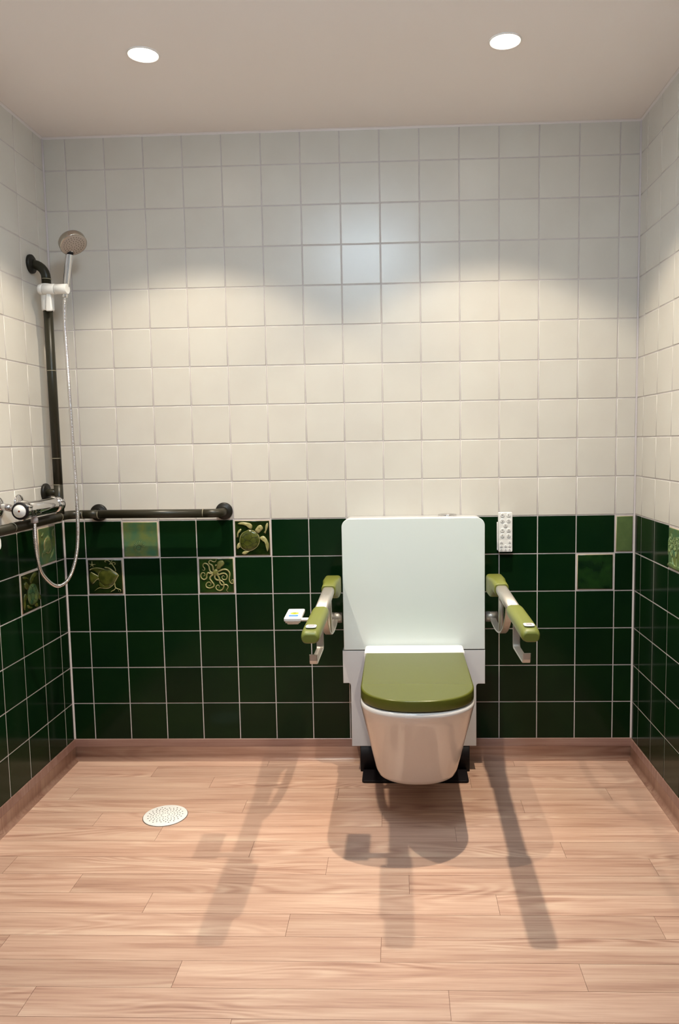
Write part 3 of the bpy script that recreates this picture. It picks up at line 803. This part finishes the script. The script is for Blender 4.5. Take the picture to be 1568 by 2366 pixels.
# ------------------------------------------------------------------ remote control
rc = thing('remote_control', 'white remote control with round buttons hung on the wall right of the cistern', 'remote control', (1.6705, -0.02, 0.92))
RX0, RX1, RZ0, RZ1, RY = 1.6435, 1.6975, 0.8505, 1.0055, -0.031
part(MB().slab(rrect(RX0, RZ0, RX1, RZ1, .004, 3), .0125, .031, .001, .0015, XZ(0)), 'body', M['plastic'], rc)
part(MB().slab(rrect(RX0 - .0035, RZ0 + .004, RX1 - .006, RZ1 - .040, .003, 3), .0002, .0126, 0, .001, XZ(0)), 'wall_bracket', M['plastic'], rc)
def icon(mb, kind, cx, cz, r):
    y = RY - .0028
    P = lambda x, z: (cx + x * r, y, cz + z * r)
    S = {'dome': [[(-.6, .1), (-.4, .45), (0, .55), (.4, .45), (.6, .1), (-.6, .1)], [(0, .1), (0, -.5)]],
         'drop': [[(0, .7), (.25, .1), (.3, -.25), (0, -.5), (-.3, -.25), (-.25, .1), (0, .7)], [(0, .7), (0, .3)]],
         'spray': [[(-.5, .5), (.5, .5)], [(-.5, .3), (0, -.6)], [(0, .3), (0, -.6)], [(.5, .3), (0, -.6)]],
         'seat': [[(-.6, .4), (-.2, .5), (.3, .45), (.5, .1), (.2, -.1), (-.1, -.05)], [(-.3, 0), (-.1, -.45), (.2, -.45)]],
         'square': [[(-.4, -.4), (.4, -.4), (.4, .4), (-.4, .4), (-.4, -.4)]],
         'diamond': [[(0, -.5), (.3, -.1), (0, .2), (-.3, -.1), (0, -.5)], [(-.5, .2), (0, .6), (.5, .2)]],
         'ring': [[(.5 * math.cos(k * PI / 5), .5 * math.sin(k * PI / 5)) for k in range(11)], [(-.15, 0), (.15, 0)]],
         'person': [[(-.15, .5), (.15, .5), (.15, .2), (-.15, .2), (-.15, .5)], [(0, .2), (0, -.05)], [(-.5, -.5), (-.3, -.05), (.3, -.05), (.5, -.5)]],
         'power': [[(-.5, .3), (-.6, -.2), (-.2, -.55), (.2, -.55), (.6, -.2), (.5, .3)], [(-.4, .45), (.4, .45)]],
         'up': [[(0, -.6), (0, .7)], [(-.5, .1), (0, .7), (.5, .1)], [(-.4, -.3), (.4, -.3)]],
         'plus': [[(-.5, 0), (.5, 0)], [(0, -.5), (0, .5)], [(-.6, -.6), (.6, -.6)]],
         'wave': [[(-.6, -.3), (-.3, .3), (0, .1), (.3, .5), (.6, .4)], [(-.3, -.4), (.3, -.1)]],
         'flag': [[(-.2, -.6), (-.2, .6), (.4, .1), (-.2, -.1)], [(-.4, -.4), (.2, .5)]]}[kind]
    for s_ in S:
        mb.tube([P(*p) for p in s_], r * .085, 5)
def button(cx, cz, r, kind, ink):
    b = part(MB().lathe([(r, .0), (r, .0018), (r * .86, .0024), (r * .72, .0020), (r * .0 + .0002, .0020)], 20, xf_to((cx, RY + .0004, cz), (0, -1, 0)), cap0=False), 'button', M['plastic'], rc)
    ik = MB(); icon(ik, kind, cx, cz, r * .9); sub(ik, 'button_symbol', ink, b)
pxx = lambda px: RX0 + (px - 520) / (985 - 520) * (RX1 - RX0)
pzz = lambda py: RZ1 - (py - 350) / (1815 - 350) * (RZ1 - RZ0)
for px, py, k in ((650, 455, 'dome'), (858, 455, 'drop'), (650, 660, 'spray'), (858, 660, 'seat'), (752, 832, 'square'), (650, 1015, 'diamond'), (858, 1015, 'ring'), (650, 1210, 'person'), (858, 1210, 'person')):
    button(pxx(px), pzz(py), .0080, k, M['ink_grey'])
for px, py, k in ((620, 1465, 'power'), (890, 1460, 'up'), (620, 1600, 'plus'), (755, 1600, 'wave'), (890, 1600, 'plus'), (620, 1730, 'flag'), (755, 1730, 'flag'), (890, 1730, 'flag')):
    button(pxx(px), pzz(py), .0055, k, M['ink_violet'])
part(MB().box((RX0 + .001, RY - .0002, pzz(1330) - .0004), (RX1 - .001, RY + .002, pzz(1330) + .0004)), 'divider', M['plastic_grey'], rc)

# ------------------------------------------------------------------ dark grab rail round the shower corner
PXp, PYp, RZr, XRr, YRr = -0.030, -0.150, 1.0225, -0.028, -0.072
gr = thing('grab_rail', 'dark nylon grab rail round the shower corner with an upright post', 'grab rail', (XL, -0.1, 1.02))
R0 = 0.0168
c = 0.045
path = [(XRr, -0.98, RZr - .004), (XRr, YRr - c, RZr)] + arc((XRr + c, YRr - c, RZr), (-1, 0, 0), (0, 1, 0), c, 0, PI / 2, 8)[1:]
part(MB().tube(path + [(0.028, YRr, RZr)], R0, 20, flute=.0), 'rail_bend', M['rail'], gr)
# long fluted tube and end bend on the back wall
part(MB().tube([(0.028, YRr, RZr), (0.088, YRr, RZr)], R0, 20), 'rail_piece', M['rail'], gr)
part(MB().tube([(0.088, YRr, RZr), (0.500, YRr, RZr - .002)], R0, 32, flute=-.02), 'ribbed_tube', M['rail'], gr)
endp = [(0.500, YRr, RZr - .002), (0.530, YRr, RZr - .002)] + arc((0.530, YRr + .036, RZr - .002), (0, -1, 0), (1, 0, 0), .036, 0, PI / 2, 8)[1:] + [(0.566, -0.004, RZr - .002)]
part(MB().tube(endp, R0, 20), 'end_bend', M['rail'], gr)
# post
part(MB().tube([(PXp, PYp, RZr), (PXp, PYp, 1.1437)], R0, 20), 'post_foot', M['rail'], gr)
part(MB().tube([(PXp, PYp, 1.1437), (PXp - .002, PYp, 1.905)], R0, 32, flute=-.02), 'post', M['rail'], gr)
rb = 0.050
ep = [(PXp - .002, PYp, 1.903)] + arc((PXp - .002 - rb, PYp, 1.908), (1, 0, 0), (0, 0, 1), rb, 0, PI / 2, 8) + [(XL + .004, PYp, 1.958)]
part(MB().tube(ep, R0, 20), 'top_bend', M['rail'], gr)
part(MB().tube([(XL + .004, PYp, 1.115), (PXp, PYp, 1.115)], .0135, 18), 'wall_stub', M['rail'], gr)
part(MB().tube([(0.072, YRr, RZr), (0.066, -0.004, RZr)], .013, 16), 'wall_stub', M['rail'], gr)
def flange(loc, nrm):
    part(MB().lathe([(.0335, .0002), (.0345, .004), (.0335, .010), (.030, .0125), (.019, .0135), (.017, .016)], 36, xf_to(loc, nrm), cap0=False), 'flange', M['rail_black'], gr)
for y_, z_ in ((PYp - .004, 1.958), (PYp + .008, 1.115)): flange((XL, y_, z_), (1, 0, 0))
for x_ in (0.063, 0.566): flange((x_, 0, RZr), (0, -1, 0))
def ring(p, d):
    part(MB().lathe([(R0 * .9, -.0013), (R0 * 1.035, -.0011), (R0 * 1.035, .0011), (R0 * .9, .0013)], 24, xf_to(p, d), cap0=False, cap1=False), 'joint_ring', M['ring'], gr)
for z_ in (1.9033, 1.5692, 1.2435, 1.1437, 1.0812): ring((PXp - .001, PYp, z_), (0, 0, 1))
for x_ in (.028, .088, .500): ring((x_, YRr, RZr - .001), (1, 0, 0))
for y_ in (-.165, -.52): ring((XRr, y_, RZr - .001), (0, 1, 0))

# soap holder on the rail, mostly outside the picture
so = thing('soap_holder', 'sliver of white plastic holder on dark rail at left edge', 'holder', (XRr, -0.66, 0.98))
part(MB().slab(rrect(-.030, -.018, .030, .022, .014, 6), -.003, .003, .001, .001, xf_to((XRr + .0225, -.672, .984), (1, 0, 0), (0, 1, 0))), 'plate', M['plastic'], so)
part(MB().lathe([(R0 + .0012, -.018), (R0 + .006, -.016), (R0 + .006, .016), (R0 + .0012, .018)], 24, xf_to((XRr, -.69, RZr - .0025), (0, 1, 0)), cap0=False, cap1=False), 'clamp', M['plastic'], so)

# ------------------------------------------------------------------ shower: slider, hand shower, hose, mixer
sl = thing('shower_slider', 'white plastic slider holding the shower head on the dark post', 'shower holder', (PXp, PYp, 1.85))
part(MB().lathe([(R0 + .0008, 1.883), (.0255, 1.8835), (.0262, 1.878), (.0225, 1.873), (.0225, 1.845), (.0225, 1.794), (.021, 1.788), (R0 + .0008, 1.788)], 28, Matrix.Translation((PXp - .001, PYp, 0)), cap0=False, cap1=False), 'sleeve', M['plastic'], sl)
yc = PYp - .020
HN = Vector((0.985, -0.10, -0.02)).normalized()
c0 = Vector((PXp - .020, yc, 1.8625)); 
def seg(a, b, r, bev=.0012):
    L_ = b - a
    return MB().lathe([(r - bev, a), (r, a + bev), (r, b - bev), (r - bev, b)], 26, xf_to(c0, HN))
part(seg(0, .016, .0185), 'end_cap', M['plastic'], sl)
part(seg(.0168, .062, .0190), 'barrel', M['plastic'], sl)
part(seg(.0628, .110, .0180), 'cradle', M['plastic'], sl)
lv = MB().rings([[(x * s1 + PXp + .0155, y * .9 + PYp - .0245 - t * .004, 1.847 - t * .064) for x, y in rrect(-.0092, -.006, .0092, .006, .004, 3)] for t, s1 in ((0, .80), (.1, .92), (.85, 1.3), (.97, 1.22), (1, .95))], True, True, True, True)
part(lv, 'lever', M['plastic'], sl)

hs = thing('hand_shower', 'round chrome hand shower tilted in the white slider', 'shower head', (0.08, -0.19, 1.95))
HC = Vector((0.0985, -0.200, 2.010)); HD = Vector((0.50, -0.35, -0.79)).normalized()
A = Vector((0.0455, -0.170, 1.848)); DPR = (Vector((0, 0, -1)) - HD * -HD.z).normalized(); Bp = HC - HD * .019 + DPR * .043 + Vector((.013, -.004, 0))
part(MB().lathe([(.030, -.030), (.045, -.026), (.0485, -.020), (.0492, -.002), (.0482, .0), (.0462, .0008)], 44, xf_to(HC, HD), cap1=False), 'head', M['satin'], hs)
f = part(MB().lathe([(.0462, .0006), (.0455, .0012), (.001, .0016)], 44, xf_to(HC, HD), cap0=False), 'spray_face', M['spray'], hs)
nz = MB(); XH = xf_to(HC, HD)
for rr, n_ in ((.009, 6), (.018, 12), (.027, 18), (.036, 24)):
    for k in range(n_):
        a = 2 * PI * k / n_ + rr * 40
        nz.lathe([(.0019, .0012), (.0014, .0026)], 8, XH @ Matrix.Translation((rr * math.cos(a), rr * math.sin(a), 0)), cap0=False)
sub(nz, 'nozzles', M['nozzle'], f)['kind'] = 'stuff'
hd = smooth_path([A, A.lerp(Bp, .35), A.lerp(Bp, .7), Bp, HC - HD * .018 + DPR * .02], 4)
n_ = len(hd)
part(MB().tube(hd, 0, 20, True, [.0105 + .0028 * min(1, i / n_ * 2.4) if i < n_ * .75 else .0133 - .003 * (i / n_ - .75) * 4 for i in range(n_)]), 'handle', M['chrome'], hs)
part(MB().lathe([(.0128, -.006), (.0135, -.005), (.0135, .004), (.0128, .005)], 20, xf_to(A.lerp(Bp, .93), Bp - A), cap0=False, cap1=False), 'neck_band', M['black'], hs)
part(MB().lathe([(.0108, 0), (.0112, .002), (.0112, .016), (.0105, .018)], 20, xf_to(A - (Bp - A).normalized() * .016, Bp - A)), 'collar', M['chrome'], hs)

HP = [(.007, -.432, 1.0300), (.0068, -.434, .9625), (.0060, -.424, .9002), (.0075, -.394, .84), (.0278, -.34, .7903), (.0556, -.3, .808), (.0739, -.27, .8794), (.0786, -.25, .9727),
      (.0681, -.22, 1.1303), (.0612, -.21, 1.2896), (.0543, -.2, 1.4483), (.0474, -.19, 1.6064), (.0410, -.180, 1.7328), (.0400, -.170, 1.80), tuple(A - (Bp - A).normalized() * .018)]
pth = smooth_path(HP, 60)
res = [pth[0]]; acc = 0; step = .00135
for a_, b_ in zip(pth, pth[1:]):
    d = (b_ - a_).length
    while acc + d >= step:
        q = a_.lerp(b_, (step - acc) / d); res.append(q); d = (b_ - q).length; a_ = q; acc = 0
    acc += d
hose = MB().tube(res, 0, 10, True, [.0072 if (i // 2) % 2 else .0060 for i in range(len(res))]).build('shower_hose', M['chrome'])
hose['label'] = 'silver ribbed shower hose hanging in a loop from mixer to shower head'; hose['category'] = 'hose'

mx = thing('shower_mixer', 'chrome thermostatic shower mixer bar on the left wall', 'shower mixer', (XL, -0.40, 1.08))
MXx, MZ = 0.007, 1.077
my = lambda y: (MXx, y, MZ)
part(MB().lathe([(.023, -.495), (.0268, -.490), (.0275, -.42), (.0275, -.295), (.0255, -.282), (.020, -.278)], 32, xf_to((MXx, 0, MZ), (0, 1, 0))), 'body', M['chrome'], mx)
def knob(y, s_):
    k = MB()
    k.lathe([(.024, 0), (.0295, .004), (.0295, .022), (.0285, .032), (.0262, .036), (.0215, .037)], 30, xf_to(my(y), (0, s_, 0)))
    for q in range(3):
        a = 2 * PI * q / 3 + .5
        p = Vector(my(y)) + Vector((math.cos(a) * .0270, s_ * .016, math.sin(a) * .0270))
        k.tube([p - Vector((0, .013, 0)), p + Vector((0, .013, 0))], .0065, 10)
    kk = part(k, 'knob', M['chrome'], mx)
    sub(MB().lathe([(.0290, .030), (.0292, .033), (.0268, .0368), (.0225, .0376)], 30, xf_to(my(y), (0, s_, 0)), cap0=False, cap1=False), 'grip_ring', M['black'], kk)
    cp = MB().lathe([(.0205, .0368), (.0195, .0392), (.004, .0400), (.0035, .0403)], 26, xf_to(my(y), (0, s_, 0)), cap0=False)
    sub(cp, 'knob_cap', M['plastic'], kk)
    sub(MB().lathe([(.0035, .0402), (.003, .0410), (.0002, .0410)], 12, xf_to(my(y), (0, s_, 0)), cap0=False), 'temperature_mark', M['red'], kk)
knob(-.495, -1); knob(-.278, 1)
for y_, s_ in ((-.350, 0), (-.488, 0)):
    u_ = part(MB().lathe([(.033, .0004), (.033, .003), (.030, .007), (.018, .009), (.0125, .010)], 34, xf_to((XL, y_, MZ + .012), (1, 0, 0)), cap0=False), 'wall_rosette', M['chrome'], mx)
    ym = -.345 if y_ > -.4 else -.470
    part(MB().tube(smooth_path([(XL + .006, y_, MZ + .012), (XL + .030, y_, MZ + .010), (XL + .055, ym, MZ), (MXx - .012, ym, MZ)], 4), .0125, 16), 'inlet', M['chrome'], mx)
    part(MB().lathe([(.0165, -.008), (.0175, -.006), (.0175, .006), (.0165, .008)], 6, xf_to((XL + .052, (ym * .85 + y_ * .15), MZ + .001), (1, 0, 0))), 'union_nut', M['chrome'], mx)
part(MB().lathe([(.0125, 0), (.0125, .014), (.0105, .016), (.0105, .026)], 8, xf_to((MXx, -.432, 1.0285), (0, 0, 1))), 'outlet_nut', M['plastic_grey'], mx)

# ------------------------------------------------------------------ floor drain
dr = thing('floor_drain', 'round white perforated floor drain in the wood effect floor', 'drain', (DRAIN[0], DRAIN[1], 0))
XD = Matrix.Translation((DRAIN[0], DRAIN[1], 0))
part(MB().lathe([(.0770, .0003), (.0770, .0011), (.0745, .0012)], 48, XD, cap0=False, cap1=False), 'rim_gap_shade', M['hole'], dr)  # dark ring paints the shade in the gap round the cover
part(MB().lathe([(.0756, .0004), (.0752, .0026), (.0735, .0034), (.001, .0036)], 48, XD, cap0=False), 'cover', M['plastic'], dr)
ho = MB()  # flat dark quads on the cover: the shade of its holes, painted on
for ri, (rr, n_) in enumerate(((.0135, 10), (.0235, 10), (.032, 20), (.0415, 20), (.050, 20), (.0590, 20))):
    for k in range(n_):
        if ri == 5 and k % 10 in (4, 5): continue
        a = 2 * PI * (k + (ri % 2) * .5) / n_
        s_ = .0021 if ri < 3 else .0025
        m_ = XD @ Matrix.Rotation(a, 4, 'Z') @ Matrix.Translation((rr, 0, 0))
        ho.add([(-s_ * 1.25, 0, .00365), (0, -s_, .00365), (s_ * 1.25, 0, .00365), (0, s_, .00365)], [[0, 1, 2, 3]], False, 0, m_)
part(ho, 'painted_holes', M['hole'], dr)['kind'] = 'stuff'
bpy.context.view_layer.update()
